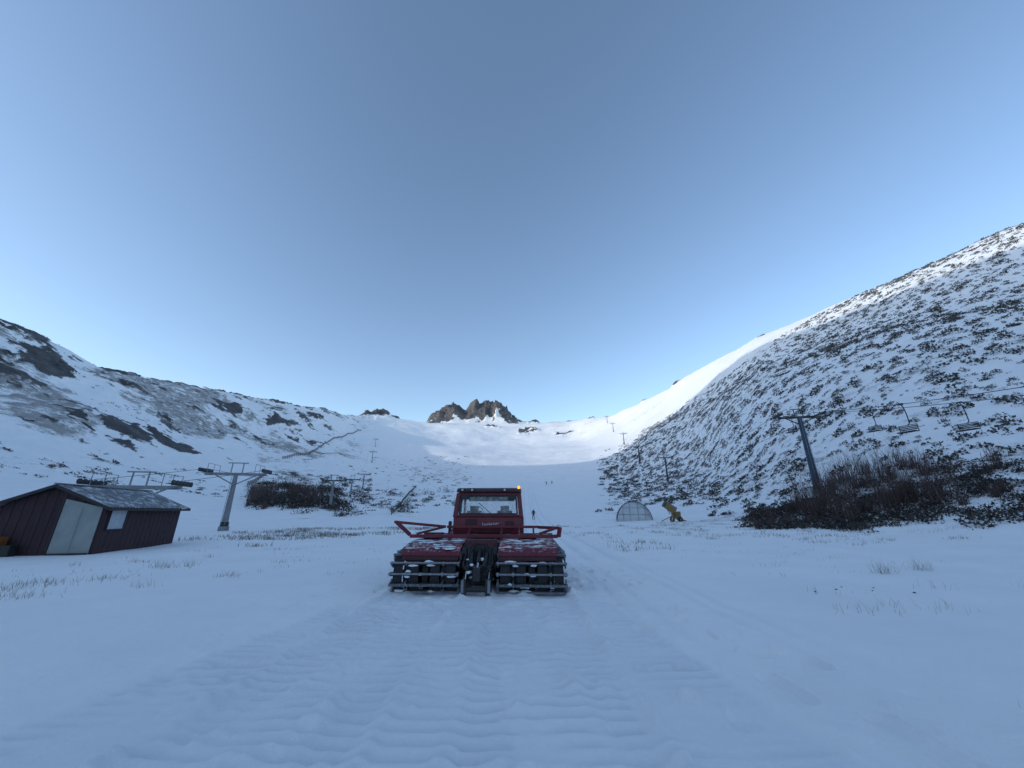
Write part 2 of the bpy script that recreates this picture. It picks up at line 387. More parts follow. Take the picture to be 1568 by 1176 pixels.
for sd in(-1,1):
    mb=MB();x0,x1=sorted((sd*.44,sd*2.10))
    fine=resample(TP,.09)
    nb=len(fine)
    for bx in (x0+.20,x0+.58,x1-.58,x1-.20):
        vs=[];fs=[]
        for p,tg in fine:
            for w in(-.11,.11):
                vs.append((bx+w,p.x,p.y))
        k=nb
        fs=[(2*i,2*i+1,2*((i+1)%k)+1,2*((i+1)%k)) for i in range(k)]
        mb.add(vs,fs,M_rub)
    for i,(p,tg) in enumerate(resample(TP,.225)):
        nrm=Vector((tg.y,-tg.x))
        q=Vector((min(max(p.x,.5),4.6),.45))
        if nrm.dot(p-q)<0:nrm=-nrm
        rot=Matrix(((1,0,0),(0,tg.x,nrm.x),(0,tg.y,nrm.y)))
        c=p+nrm*.035
        mb.box(((x0+x1)/2,c.x,c.y),(x1-x0,.035,.075),M_alu,rot)
        c2=p+nrm*.012
        mb.box(((x0+x1)/2,c2.x,c2.y),(x1-x0-.02,.07,.02),M_blk,rot)
        for ex in(x0+.03,x0+.39,x1-.39,x1-.03):
            c3=p-nrm*.05;mb.box((ex,c3.x,c3.y),(.035,.09,.17),M_alu,rot)
        if p.x<1.3:
            Rr=random.Random(i*3+sd)
            for j in range(6):
                if Rr.random()<.6:
                    xx=Rr.uniform(x0+.1,x1-.1);c4=p+nrm*.02+tg*Rr.uniform(-.06,.06)
                    mb.blob((xx,c4.x,c4.y),Rr.uniform(.05,.15),.032,.024,M_clump,seed=i*37+j)
    mb.obj('track_left' if sd<0 else 'track_right',G)
    mw=MB()
    for wy in(.52,1.35,2.15,2.95,3.75,4.58):
        rr=.36 if wy in(.52,4.58) else .33
        zz=.45 if rr==.36 else .39
        for wx in(x0+.38,(x0+x1)/2,x1-.38):
            mw.cyl((wx-.07,wy,zz),(wx+.07,wy,zz),rr,M_rub,n=22)
            mw.cyl((wx-.085,wy,zz),(wx+.085,wy,zz),rr*.55,M_blk,n=16)
        mw.cyl((x0+.05,wy,zz),(x1-.05,wy,zz),.06,M_blk)
    mw.box(((x0+x1)/2,2.6,.5),(1.3,3.6,.3),M_blk)
    mw.obj('wheels_left' if sd<0 else 'wheels_right',G)
    mf=MB()
    a,b=sorted((sd*.46,sd*1.90))
    prof=[(.16,.86),(.22,.93),(.36,1.01),(.75,1.10),(1.4,1.14),(4.3,1.14),(4.3,1.08),(1.4,1.08),(.75,1.04),(.38,.93),(.26,.84)]
    mf.prism(prof,a,b,M_red)
    e0,e1=sorted((sd*1.905,sd*2.02))
    mf.prism([(.34,.80),(.40,.91),(.8,1.01),(4.3,1.05),(4.3,.97),(.8,.93),(.5,.83)],e0,e1,M_blk)
    mf.box((sd*1.18,.21,.80),(1.38,.03,.12),M_dred)
    mf.obj('side_deck_left' if sd<0 else 'side_deck_right',G,bevel=.02)
    ms=MB()
    R2=random.Random(4+sd)
    for j in range(22):
        yy=R2.uniform(.3,1.6);zz=np.interp(yy,[.3,.75,1.4],[.985,1.10,1.138])
        ms.blob((R2.uniform(a+.15,b-.15),yy,zz),R2.uniform(.06,.2),R2.uniform(.04,.14),R2.uniform(.008,.018),M_clump,seed=j,n=10,amp=.3)
    ms.obj('deck_snow_left' if sd<0 else 'deck_snow_right',G,smooth=True)
mb=MB()
mb.box((0,2.6,.66),(.84,4.1,.5),M_blk)
mb.box((0,.62,.82),(.84,.22,.52),M_blk)
mb.box((0,.75,1.13),(.8,.5,.12),M_dred)
mb.box((-.26,.50,.98),(.2,.06,.22),M_dred);mb.box((.26,.50,.98),(.2,.06,.22),M_dred)
mb.obj('chassis',G,bevel=.02)
mb=MB()
for s in(-1,1):
    mb.bar((s*.33,.55,.55),(s*.27,-.18,.22),.09,.13,M_blk)
    mb.bar((s*.20,.55,1.0),(s*.16,.02,.62),.07,.1,M_blk)
    mb.cyl((s*.26,.52,1.02),(s*.26,.2,.62),.055,M_blk);mb.cyl((s*.26,.2,.62),(s*.27,.0,.36),.026,M_chr)
    mb.box((s*.27,-.19,.24),(.1,.1,.34),M_blk)
    mb.cyl((s*.38,.45,.62),(s*.42,.45,.62),.13,M_blk,n=16)
    mb.box((s*.38,.42,.95),(.09,.1,.16),M_dark)
    mb.cyl((s*.30,-.24,.14),(s*.30,-.24,.40),.035,M_galv,n=8)
mb.cyl((-.36,-.16,.20),(.36,-.16,.20),.06,M_blk)
mb.cyl((-.3,.1,.62),(.3,.1,.62),.05,M_blk)
mb.bar((0,.5,.85),(0,-.05,.55),.1,.12,M_blk)
mb.cyl((0,.46,.95),(0,.1,.72),.05,M_blk);mb.cyl((0,.1,.72),(0,-.08,.56),.024,M_chr)
mb.box((0,-.1,.5),(.16,.12,.28),M_blk);mb.box((0,.36,.45),(.5,.08,.3),M_dark)
for i in range(7):
    x=-.3+.1*i
    mb.hose((x,.5,1.0-.03*(i%3)),(x*.6,-.02,.55-.05*(i%2)),(.03*(i-3),-.22,-.1-.04*(i%3)),.016,M_rub)
mb.hose((-.1,.46,1.1),(-.33,.4,.5),(-.1,-.15,-.1),.02,M_rub);mb.hose((.12,.46,1.1),(.34,.4,.5),(.1,-.17,-.05),.02,M_rub)
for i in range(10): 
    R3=random.Random(i);mb.blob((R3.uniform(-.35,.35),R3.uniform(-.15,.35),R3.uniform(.3,.9)),.05,.05,.03,M_clump,seed=i)
mb.obj('rear_linkage',G,bevel=.008)
mb=MB()
def rb(a,b,w=.07,h=.07): mb.bar(a,b,w,h,M_redp)
rb((-2.05,1.35,1.23),(2.0,1.35,1.23),.09,.09)
rb((-2.40,1.15,1.60),(-2.05,1.35,1.26),.07,.10)
rb((-2.46,1.15,1.60),(-1.15,1.75,1.46),.06,.07)
rb((-1.9,1.44,1.28),(-1.15,1.75,1.46),.05,.06)
rb((-1.15,1.9,1.45),(1.5,1.9,1.45),.06,.07)
rb((1.5,1.9,1.44),(2.02,1.35,1.44),.06,.08)
rb((2.02,1.30,1.22),(2.06,1.25,1.47),.08,.10);rb((1.5,1.5,1.28),(2.02,1.35,1.46),.05,.07)
rb((1.35,1.4,1.24),(1.35,1.9,1.44),.05,.05)
for x in(-.95,-.45,.45,.95):
    rb((x,1.35,1.10),(x,1.35,1.22),.07,.07);rb((x,1.36,1.24),(x,1.9,1.44),.05,.05)
mb.box((-1.45,1.62,1.23),(.5,.3,.16),M_dred);mb.box((1.2,1.66,1.22),(.45,.3,.14),M_dred)
mb.obj('rear_carrier_frame',G,bevel=.012)
mb=MB();zb=1.12
mb.prism([(2.30,zb),(2.24,1.45),(2.27,1.72),(2.34,1.72),(2.34,zb)],-1.03,1.03,M_redp)
for s in(-1,1):
    a,b=sorted((s*1.0,s*1.06))
    mb.prism([(2.34,zb),(2.34,1.70),(4.05,1.70),(4.3,1.35),(4.3,zb)],a,b,M_redp)
mb.box((0,3.3,1.13),(2.06,1.9,.06),M_blk)
mb.prism([(4.05,1.70),(4.3,1.35),(4.3,zb),(4.24,zb),(4.2,1.35),(4.0,1.66)],-1.0,1.0,M_redp)
for s in(-1,1):
    mb.bar((s*1.0,2.30,1.70),(s*.93,2.42,2.40),.13,.13,M_redp,up=(0,1,0))
    mb.bar((s*1.01,3.15,1.70),(s*.95,3.15,2.42),.08,.07,M_dred,up=(0,1,0))
    mb.bar((s*.99,4.03,1.68),(s*.92,3.62,2.42),.08,.08,M_redp,up=(0,1,0))
mb.box((0,2.285,1.75),(1.9,.09,.07),M_redp)
mb.box((0,2.40,2.38),(1.9,.10,.09),M_redp)
mb.box((0,3.62,2.41),(1.86,.09,.07),M_redp)
mb.obj('cab_shell',G,bevel=.025)
mb=MB()
mb.prism([(2.28,2.44),(2.30,2.50),(2.45,2.565),(3.5,2.59),(3.78,2.53),(3.82,2.45)],-.99,.99,M_dred)
mb.box((0,2.30,2.45),(1.96,.08,.05),M_blk)
mb.obj('cab_roof',G,bevel=.03)
mb=MB()
mb.add([(-.86,2.33,1.79),(.86,2.33,1.79),(.82,2.405,2.335),(-.82,2.405,2.335)],[(0,1,2,3)],M_glass)
mb.add([(-.94,4.02,1.70),(.94,4.02,1.70),(.88,3.64,2.38),(-.88,3.64,2.38)],[(0,1,2,3)],M_glass)
for s in(-1,1):
    mb.add([(s*1.02,2.4,1.72),(s*1.02,3.1,1.72),(s*.955,3.1,2.4),(s*.945,2.47,2.4)],[(0,1,2,3)],M_glass)
    mb.add([(s*1.02,3.2,1.72),(s*1.01,3.96,1.72),(s*.945,3.6,2.4),(s*.955,3.2,2.4)],[(0,1,2,3)],M_glass)
mb.obj('cab_windows',G)
mb=MB()
for a,b in(((-.88,2.30,1.80),(.88,2.30,1.80)),((-.84,2.385,2.33),(.84,2.385,2.33)),((-.88,2.30,1.80),(-.84,2.385,2.33)),((.88,2.30,1.80),(.84,2.385,2.33))):
    mb.bar(a,b,.045,.045,M_blk)
mb.box((-.72,2.30,2.28),(.25,.05,.13),M_blk);mb.box((.72,2.30,2.28),(.25,.05,.13),M_blk)
mb.box((0,2.232,1.30),(1.2,.03,.04),M_blk)
mb.box((-.55,2.2,1.2),(.5,.1,.12),M_blk);mb.box((.6,2.2,1.2),(.4,.1,.12),M_blk)
mb.box((-.5,2.225,1.55),(.34,.03,.22),M_dred);mb.box((.66,2.225,1.5),(.26,.03,.2),M_dred)
mb.bar((.1,2.30,1.8),(-.3,2.335,2.12),.02,.015,M_blk)
mb.obj('window_seals',G,bevel=.006)
mb=MB()
for s in(-.48,.48):
    mb.box((s,2.75,1.62),(.46,.14,.55),M_seat);mb.box((s,3.0,1.4),(.46,.5,.14),M_seat);mb.box((s,2.75,1.96),(.26,.1,.16),M_seat)
mb.box((0,3.85,1.55),(1.7,.3,.35),M_seat);mb.box((.2,3.1,1.5),(.25,.6,.2),M_seat)
mb.box((0,3.3,2.40),(1.8,1.2,.05),M_seat);mb.box((0,3.5,2.28),(1.5,.3,.16),M_seat)
for i in range(18):
    t0=2*math.pi*i/18;t1=2*math.pi*(i+1)/18
    f=lambda t:(-.48+.19*math.cos(t),3.55+.08*math.sin(t),1.85+.17*math.sin(t))
    mb.cyl(f(t0),f(t1),.014,M_blk,n=6)
mb.cyl((-.48,3.55,1.85),(-.48,3.8,1.6),.02,M_blk)
mb.obj('cab_interior',G,bevel=.04)
M_amb,nt,b=newmat('amber_beacon');b.inputs['Base Color'].default_value=(.9,.25,.02,1);b.inputs['Emission Color'].default_value=(1,.4,.06,1);b.inputs['Emission Strength'].default_value=1.6
M_lamp,nt,b=newmat('lamp_lens');b.inputs['Base Color'].default_value=(.5,.5,.48,1);b.inputs['Roughness'].default_value=.15
M_tail,nt,b=newmat('tail_lens');b.inputs['Base Color'].default_value=(.5,.02,.02,1);b.inputs['Roughness'].default_value=.2
mb=MB()
mb.cyl((.93,2.36,2.46),(.93,2.36,2.53),.05,M_blk,n=14);mb.cyl((.93,2.36,2.53),(.93,2.36,2.62),.045,M_amb,.035,n=14)
for x in(-.8,-.5,.5):
    mb.box((x,2.26,2.50),(.14,.06,.09),M_blk);mb.cyl((x,2.225,2.50),(x,2.235,2.50),.035,M_lamp)
mb.obj('beacon_and_lamps',G)
mb=MB()
mb.tube([(-1.02,3.9,2.3),(-1.12,4.0,2.25),(-1.14,4.0,2.0)],.015,M_blk);mb.box((-1.14,3.98,1.98),(.12,.05,.24),M_blk)
for s in(-1,1): mb.box((s*.55,.46,1.02),(.12,.04,.06),M_tail)
mb.cyl((-1.10,2.1,1.1),(-1.10,2.1,1.6),.05,M_blk)
mb.obj('mirror_and_exhaust',G,bevel=.01)
M_wht=simple('white_lettering',(.75,.75,.75),.5,var=.05)
mb=MB();pp=[]
for i in range(110):
    t=i/109;x=-.16+.48*t;a_=t*58;big=1.9 if t<.12 else (1.4 if .45<t<.52 or .8<t<.86 else .8)
    pp.append((x+.014*math.cos(a_),2.222,1.50+.026*big*math.sin(a_)+.04*t))
mb.tube(pp,.006,M_wht,5);mb.tube([(-.05,2.222,1.435),(.30,2.222,1.47)],.005,M_wht,5)
mb.obj('script_lettering',G)
mb=MB()
prof=[(5.35,.12),(5.15,.3),(5.08,.6),(5.15,.95),(5.3,1.12),(5.36,1.10),(5.22,.93),(5.16,.6),(5.23,.33),(5.4,.15)]
mb.prism(prof,-2.1,2.1,M_dred)
for s in(-1,1): mb.bar((s*.35,4.3,.5),(s*.6,5.1,.5),.1,.14,M_blk)
mb.obj('front_blade',G,bevel=.01)

# ------------------------------------------------------------------ HUT
def wood_clad():
    m,nt,b=newmat('maroon_cladding')
    tc=N(nt,'ShaderNodeTexCoord');n=N(nt,'ShaderNodeTexNoise',Scale=2.5,Detail=7.,Roughness=.7);mp=N(nt,'ShaderNodeMapping');mp.inputs['Scale'].default_value=(2,2,.4)
    L(nt,tc.outputs['Object'],mp.inputs[0]);L(nt,mp.outputs[0],n.inputs['Vector'])
    r=ramp(nt,n.outputs['Fac'],[(.3,(.022,.012,.016)),(.65,(.05,.022,.028)),(.8,(.09,.06,.065))]);L(nt,r.outputs[0],b.inputs['Base Color']);b.inputs['Roughness'].default_value=.8
    return m
M_clad=wood_clad()
M_roof=simple('corrugated_roof',(.20,.21,.22),.55,.25,var=.3,scale=1.4,snow=.34)
M_pan=simple('pale_sheet_door',(.27,.29,.28),.6,var=.15,scale=1.5)
M_win=simple('frosted_window',(.36,.40,.44),.3,var=.15,scale=2)
M_trim=simple('dark_trim',(.03,.025,.027),.7)
HU=empty('wooden_hut',(-19.0,18.4,H(-19,18.4)-.15),math.atan2(1.4,5.8))
mb=MB()
W_,LN,EV,RD=4.0,6.0,2.25,3.12
nb=22;bw=W_/nb
def rz(xx): return EV+(RD-EV)*(1-abs(xx+W_/2)/(W_/2))
for i in range(nb):
    xa=-i*bw;xb=xa-bw+.012
    for yy in(0,LN-.05):
        o=.012*(i%2)
        vs=[(xa,yy-o,0),(xb,yy-o,0),(xb,yy-o,rz(xb)-.05),(xa,yy-o,rz(xa)-.05),(xa,yy+.05,0),(xb,yy+.05,0),(xb,yy+.05,rz(xb)-.05),(xa,yy+.05,rz(xa)-.05)]
        mb.add(vs,[(0,1,2,3),(4,7,6,5),(0,4,5,1),(1,5,6,2),(2,6,7,3),(3,7,4,0)],M_clad)
ns=34;bl=(LN-.14)/ns
for i in range(ns):
    for xx in(-.03,-W_+.03):
        mb.box((xx+.008*(i%2),.07+bl*(i+.5),EV/2),(.05,bl-.01,EV-.04),M_clad)
mb.obj('walls',HU)
mb=MB();mb.box((-W_/2,LN/2,EV/2-.05),(W_-.16,LN-.16,EV-.2),M_trim);mb.obj('wall_core',HU)
mb=MB()
nr=30;ov=.32
sl=math.atan2(RD-EV,W_/2);Ls=(W_/2+ov)/math.cos(sl)
for s in(1,-1):
    vs=[];fs=[]
    for i in range(nr*4+1):
        yy=-ov+(LN+2*ov)*i/(nr*4);h=.028*math.sin(2*math.pi*i/4)
        for k in(0,1):
            d=k*Ls;xx=-W_/2+s*d*math.cos(sl);zz=RD+.06-d*math.sin(sl)+h
            vs.append((xx,yy,zz))
    n=len(vs)//2
    fs=[(2*i,2*i+1,2*i+3,2*i+2) for i in range(n-1)]
    mb.add(vs,fs,M_roof)
    a=(-W_/2,-ov,RD-.01);b=(-W_/2+s*(W_/2+ov),-ov,RD-.01-Ls*math.sin(sl));mb.bar(a,b,.05,.13,M_trim)
    a=(-W_/2,LN+ov,RD-.01);b=(-W_/2+s*(W_/2+ov),LN+ov,RD-.01-Ls*math.sin(sl));mb.bar(a,b,.05,.13,M_trim)
    mb.bar((b[0],-ov,b[2]-.02),(b[0],LN+ov,b[2]-.02),.05,.11,M_trim)
mb.bar((-W_/2,-ov,RD+.09),(-W_/2,LN+ov,RD+.09),.22,.04,M_roof)
mb.obj('roof',HU)
mb=MB()
vs=[(-.12,-.05,.12),(-1.62,-.05,.12),(-1.62,-.05,rz(-1.62)-.42),(-.12,-.05,rz(-.12)-.14)]
vs+= [(a,b+.03,c) for a,b,c in vs]
mb.add(vs,[(0,1,2,3),(4,7,6,5),(0,4,5,1),(1,5,6,2),(2,6,7,3),(3,7,4,0)],M_pan)
mb.bar((-1.66,-.06,.1),(-1.66,-.06,rz(-1.66)-.4),.05,.05,M_trim);mb.box((-.87,-.10,.17),(1.5,.06,.1),M_trim)
mb.bar((-.85,-.085,.2),(-.85,-.085,2.2),.012,.01,M_galv)
mb.obj('door',HU)
mb=MB();mb.box((.02,.85,1.62),(.04,1.0,.85),M_win)
for a,b in(((.03,.32,1.17),(.03,1.38,1.17)),((.03,.32,2.07),(.03,1.38,2.07)),((.03,.32,1.17),(.03,.32,2.07)),((.03,1.38,1.17),(.03,1.38,2.07))): mb.bar(a,b,.06,.05,M_trim)
mb.obj('window',HU)
mb=MB()
mb.box((-3.3,-.4,.55),(.5,.5,.8),simple('orange_crate',(.25,.08,.02),.6));mb.box((-2.8,-.35,.3),(.4,.4,.6),M_blk)
mb.obj('stored_crates',HU,bevel=.03)

# ------------------------------------------------------------------ lift towers
def tower(name,x,y,h,arm,ang,mast,head,r0=.32,ladder=True,detail=True,zoff=0):
    z=H(x,y)-.3+zoff
    e=empty(name,(x,y,z),ang)
    mb=MB()
    mb.cyl((0,0,0),(0,0,h+.3),r0,mast,r0*.62,n=14)
    mb.cyl((0,0,0),(0,0,.7),r0*1.5,M_galv,n=14);mb.cyl((0,0,.3),(0,0,1.1),r0*1.18,M_dark,n=14)
    if detail:
        for s in(-.18,.18): mb.bar((s,-r0-.12,.9),(s,-r0*.7-.12,h+.2),.03,.03,M_galv,up=(0,1,0))
        k=.9
        while k<h: mb.bar((-.18,-r0-.11,k),(.18,-r0-.11,k),.02,.02,M_galv);k+=.32
    mb.obj('mast',e,smooth=False)
    mb=MB();zt=h+.3
    mb.bar((-arm/2,0,zt),(arm/2,0,zt),.24,.26,head)
    for s in(-1,1):
        mb.bar((s*.1,0,zt-1.0),(s*arm*.33,0,zt-.1),.1,.1,head)
        mb.bar((s*arm/2,-1.25,zt+.18),(s*arm/2,1.25,zt+.18),.1,.12,M_dark)
        for k in range(6):
            yy=-1.15+.46*k
            mb.cyl((s*arm/2-.05,yy,zt+.30),(s*arm/2+.05,yy,zt+.30),.19,M_dark,n=14)
        if detail:
            mb.box((s*(arm/2-.45),0,zt-.02),(.5,2.5,.04),M_galv)
            for yy in(-1.2,0,1.2): mb.bar((s*(arm/2-.66),yy,zt),(s*(arm/2-.66),yy,zt+.9),.035,.035,head,up=(0,1,0))
            mb.bar((s*(arm/2-.66),-1.2,zt+.9),(s*(arm/2-.66),1.2,zt+.9),.035,.035,head)
    mb.bar((-.5,0,zt+.1),(-.5,0,zt+1.1),.08,.08,head,up=(0,1,0));mb.bar((.5,0,zt+.1),(.5,0,zt+1.1),.08,.08,head,up=(0,1,0))
    mb.bar((-.9,0,zt+1.1),(.9,0,zt+1.1),.08,.1,head)
    mb.obj('crossarm',e)
    a=[]
    for s in(-1,1):
        a.append(Vector((x+s*arm/2*math.cos(ang),y+s*arm/2*math.sin(ang),z+zt+.5)))
    return a
def cable(name,runs,r=.035):
    mb=MB()
    for pts,sag in runs:
        for a,b in zip(pts[:-1],pts[1:]):
            L_=(b-a).length;s=sag*L_*L_/2500
            prev=None
            for i in range(13):
                t=i/12;p=a.lerp(b,t)-Vector((0,0,s*4*t*(1-t)))
                if prev is not None: mb.cyl(prev,p,r,M_cable,n=5,cap=False)
                prev=p
    return mb.obj(name)
def chair(x,y,z,ang,name='lift_chair',hl=2.3):
    e=empty(name,(x,y,z),ang);mb=MB()
    mb.box((0,0,0),(.1,.35,.12),M_dark)
    mb.tube([(0,0,0),(.22,0,-.25),(.30,0,-.8),(.30,0,-hl+.75),(0,0,-hl+.55)],.036,M_dark)
    w=1.2
    mb.tube([(0,-w/2,-hl+.55),(0,w/2,-hl+.55)],.032,M_dark)
    for s in(-1,1):
        mb.tube([(0,s*w/2,-hl+.55),(0,s*w/2,-hl),(-.45,s*w/2,-hl-.02)],.03,M_dark)
        mb.tube([(0,s*w/2,-hl+.28),(-.45,s*w/2,-hl+.25)],.024,M_dark)
    mb.box((-.22,0,-hl+.0),(.44,w,.06),M_seat)
    for k in range(3): mb.box((.02,0,-hl+.2+.12*k),(.03,w,.08),M_seat)
    mb.tube([(-.45,-w/2,-hl+.25),(-.45,w/2,-hl+.25)],.02,M_dark)
    mb.box((-.24,0,-hl+.055),(.36,w*.9,.03),M_clump)
    mb.obj('chair_frame',e,bevel=.008)
RL=[(26,-12,5.2),(38.0,48.0,9.6),(54.5,134,8.6),(65,192,8.6),(84,278,8.5),(101,366,8.5),(119,455,8.5)]
ends=[]
for i,(x,y,h) in enumerate(RL):
    nx,ny=RL[min(i+1,len(RL)-1)][:2];px,py=RL[max(i-1,0)][:2]
    ang=math.atan2(-(nx-px),(ny-py))
    ends.append(tower('lift_tower',x,y,h,5.0,ang,M_blue if i<2 else M_dark,M_dark,.42 if i<2 else .34,detail=(i<3)))
cable('lift_cable',[([e[0] for e in ends],1.0),([e[1] for e in ends],1.0)],.026)
def oncable(a,b,t,sag=1.0):
    L_=(b-a).length;s=sag*L_*L_/2500;return a.lerp(b,t)-Vector((0,0,s*4*t*(1-t)))
angR=math.atan2(-12,60)
for sgn,seg,ts in((1,0,(.70,.86)),(0,0,(.68,.955)),(0,1,(.12,.4,.7)),(1,1,(.06,.3,.55,.85)),(0,2,(.3,.7)),(1,2,(.5,)),(0,3,(.3,.7)),(1,3,(.5,))):
    for t in ts:
        p=oncable(ends[seg][sgn],ends[seg+1][sgn],t);chair(p.x,p.y,p.z,angR+rad(25))
LLn=[(-27.4,28.2,3.5,5.5),(-27.7,38.3,5.3,5.4),(-36.7,79,5.5,4.6),(-50,120,5.5,4.6),(-60,155,6,4.6),(-91,245,7,4.6),(-125,340,7,4.6)]
e2=[]
for i,(x,y,h,arm) in enumerate(LLn):
    nx,ny=LLn[min(i+1,len(LLn)-1)][:2];px,py=LLn[max(i-1,0)][:2]
    ang=math.atan2(-(nx-px),(ny-py)) if i>1 else rad(14)
    e2.append(tower('lift_tower',x,y,h,arm,ang,M_galv,M_galv if i<2 else M_dark,.30,detail=(i<3)))
cable('lift_cable',[([e[0] for e in e2],1.0),([e[1] for e in e2],1.0)],.02)

# ------------------------------------------------------------------ tunnel shelter
M_film,nt,b=newmat('plastic_film')
b.inputs['Base Color'].default_value=(.50,.54,.55,1);b.inputs['Roughness'].default_value=.3
nn=N(nt,'ShaderNodeTexNoise',Scale=1.2,Detail=4.);mr=N(nt,'ShaderNodeMapRange');L(nt,nn.outputs['Fac'],mr.inputs[0]);mr.inputs[3].default_value=.3;mr.inputs[4].default_value=.75;L(nt,mr.outputs[0],b.inputs['Alpha'])
D=empty('greenhouse_dome',(18.6,60,H(18.6,60)-.1),rad(-14))
mb=MB();mf=MB()
Rw,Hh=2.6,2.9
for k in range(6):
    y=k*1.1
    pts=[(-Rw*math.cos(t),y,Hh*math.sin(t)) for t in[math.pi*i/14 for i in range(15)]]
    mb.tube(pts,.05,M_dark,6)
for i in(0,2,4,7,10,12,14):
    t=math.pi*i/14;mb.tube([(-Rw*math.cos(t),0,Hh*math.sin(t)),(-Rw*math.cos(t),5.5,Hh*math.sin(t))],.03,M_galv,6)
for xx in(-1.6,-.6,.6,1.6):
    mb.tube([(xx,0,0),(xx,0,Hh*math.sqrt(1-(xx/Rw)**2))],.04,M_galv,6)
for zz in(1.0,2.0): 
    xw=Rw*math.sqrt(1-(zz/Hh)**2);mb.tube([(-xw,0,zz),(xw,0,zz)],.035,M_galv,6)
mb.obj('hoops',D)
vs=[];fs=[]
for k in range(2):
    for i in range(15):
        t=math.pi*i/14;vs.append((-(Rw-.05)*math.cos(t),.03+5.4*k,(Hh-.05)*math.sin(t)))
fs=[(i,i+1,16+i,15+i) for i in range(14)]+[tuple(range(15)),tuple(range(15,30))]
mf.add(vs,fs,M_film);mf.obj('film_cover',D)

# ------------------------------------------------------------------ snow cannon
M_yel=simple('tan_yellow_paint',(.21,.145,.062),.6,var=.25,scale=4,snow=.40)
S=empty('snow_cannon',(21.6,53,H(21.6,53)-.05),rad(20))
mb=MB()
ax=Vector((-.70,.25,.52)).normalized();c=Vector((-.45,0,1.95))
a=c-ax*.65;b_=c+ax*.65
mb.cyl(a,b_,.50,M_yel,.44,n=20,cap=False);mb.cyl(a-ax*.14,a,.58,M_yel,.50,n=20,cap=True);mb.cyl(b_,b_+ax*.12,.46,M_dark,.5,n=20)
mb.cyl(a-ax*.2,a-ax*.13,.45,M_dark,n=20)
mb.obj('fan_barrel',S,smooth=False)
mb=MB()
for s in(-1,1):
    mb.bar((-.45,s*.6,1.9),(-.1,s*.35,1.0),.1,.1,M_yel)
    mb.bar((.0,0,.85),(-1.2,s*1.0,.1),.1,.1,M_yel);mb.bar((0,0,.85),(1.6,s*.7,.12),.1,.12,M_yel)
    mb.cyl((.5,s*.85,.35),(.5,s*.65,.35),.35,M_rub,n=18);mb.cyl((.5,s*.87,.35),(.5,s*.63,.35),.16,M_yel,n=12)
mb.cyl((0,0,.4),(0,0,1.05),.16,M_yel)
mb.box((.55,0,1.0),(.9,.8,.75),M_yel);mb.box((.98,0,1.0),(.05,.6,.5),M_dark)
mb.bar((1.2,0,.3),(2.0,0,.15),.1,.1,M_yel);mb.box((.5,0,.5),(1.4,.7,.12),M_yel)
mb.obj('carriage',S,bevel=.02)

# ------------------------------------------------------------------ people (tiny, far away)
M_cl=simple('dark_ski_clothing',(.03,.035,.05),.8,var=.3,scale=5)
def person(x,y,rz,name='skier',stride=.16):
    J=[((0,0,.95),.15),((0,0,1.15),.15),((0,.01,1.38),.18),((0,.01,1.50),.07),((0,.02,1.62),.10),((0,.02,1.72),.085),
       ((-.19,0,1.43),.075),((-.27,.03,1.17),.06),((-.25,.16,.95),.045),((.19,0,1.43),.075),((.28,-.02,1.17),.06),((.27,.1,.94),.045),
       ((-.1,.0,.88),.10),((-.11,stride*.6,.50),.075),((-.12,stride*.5,.09),.055),((-.12,stride*.5+.17,.04),.045),
       ((.1,.0,.88),.10),((.11,-stride*.1,.50),.075),((.12,-stride,.09),.055),((.12,-stride+.17,.04),.045)]
    E=[(0,1),(1,2),(2,3),(3,4),(4,5),(2,6),(6,7),(7,8),(2,9),(9,10),(10,11),(0,12),(12,13),(13,14),(14,15),(0,16),(16,17),(17,18),(18,19)]
    me=bpy.data.meshes.new(name);me.from_pydata([j[0] for j in J],E,[]);me.update();me.materials.append(M_cl)
    ob=bpy.data.objects.new(name,me);scene.collection.objects.link(ob)
    sk=ob.modifiers.new('skin','SKIN')
    for i,j in enumerate(J):
        me.skin_vertices[0].data[i].radius=(j[1],j[1]*.85)
    me.skin_vertices[0].data[0].use_root=True
    ob.modifiers.new('sub','SUBSURF').levels=1;ob.modifiers['sub'].render_levels=1
    ob.location=(x,y,H(x,y)-.02);ob.rotation_euler=(0,0,rz)
person(3.7,68,0.2)
for x,y in((15.6,175),(18.5,178)): person(x,y,random.uniform(-1,1))

# ------------------------------------------------------------------ vegetation
M_bush,nt,b=newmat('scrub_foliage')
g=N(nt,'ShaderNodeNewGeometry')
r=ramp(nt,g.outputs['Random Per Island'],[(0,(.028,.030,.028)),(.5,(.058,.057,.050)),(.84,(.10,.092,.082)),(.92,(.35,.36,.38)),(1,(.6,.61,.64))])
L(nt,r.outputs[0],b.inputs['Base Color']);b.inputs['Roughness'].default_value=.85
M_bushd,nt,b=newmat('dense_scrub_foliage')
g=N(nt,'ShaderNodeNewGeometry')
r=ramp(nt,g.outputs['Random Per Island'],[(0,(.020,.020,.018)),(.55,(.050,.042,.036)),(.9,(.10,.075,.062)),(1,(.4,.4,.42))])
L(nt,r.outputs[0],b.inputs['Base Color']);b.inputs['Roughness'].default_value=.85
M_twig,nt,b=newmat('bare_twigs')
g=N(nt,'ShaderNodeNewGeometry');r=ramp(nt,g.outputs['Random Per Island'],[(0,(.04,.026,.026)),(.6,(.10,.06,.052)),(1,(.20,.145,.125))])
L(nt,r.outputs[0],b.inputs['Base Color']);b.inputs['Roughness'].default_value=.85
M_grass,nt,b=newmat('dry_grass')
g=N(nt,'ShaderNodeNewGeometry');r=ramp(nt,g.outputs['Random Per Island'],[(0,(.07,.06,.05)),(.6,(.18,.15,.11)),(1,(.32,.28,.20))])
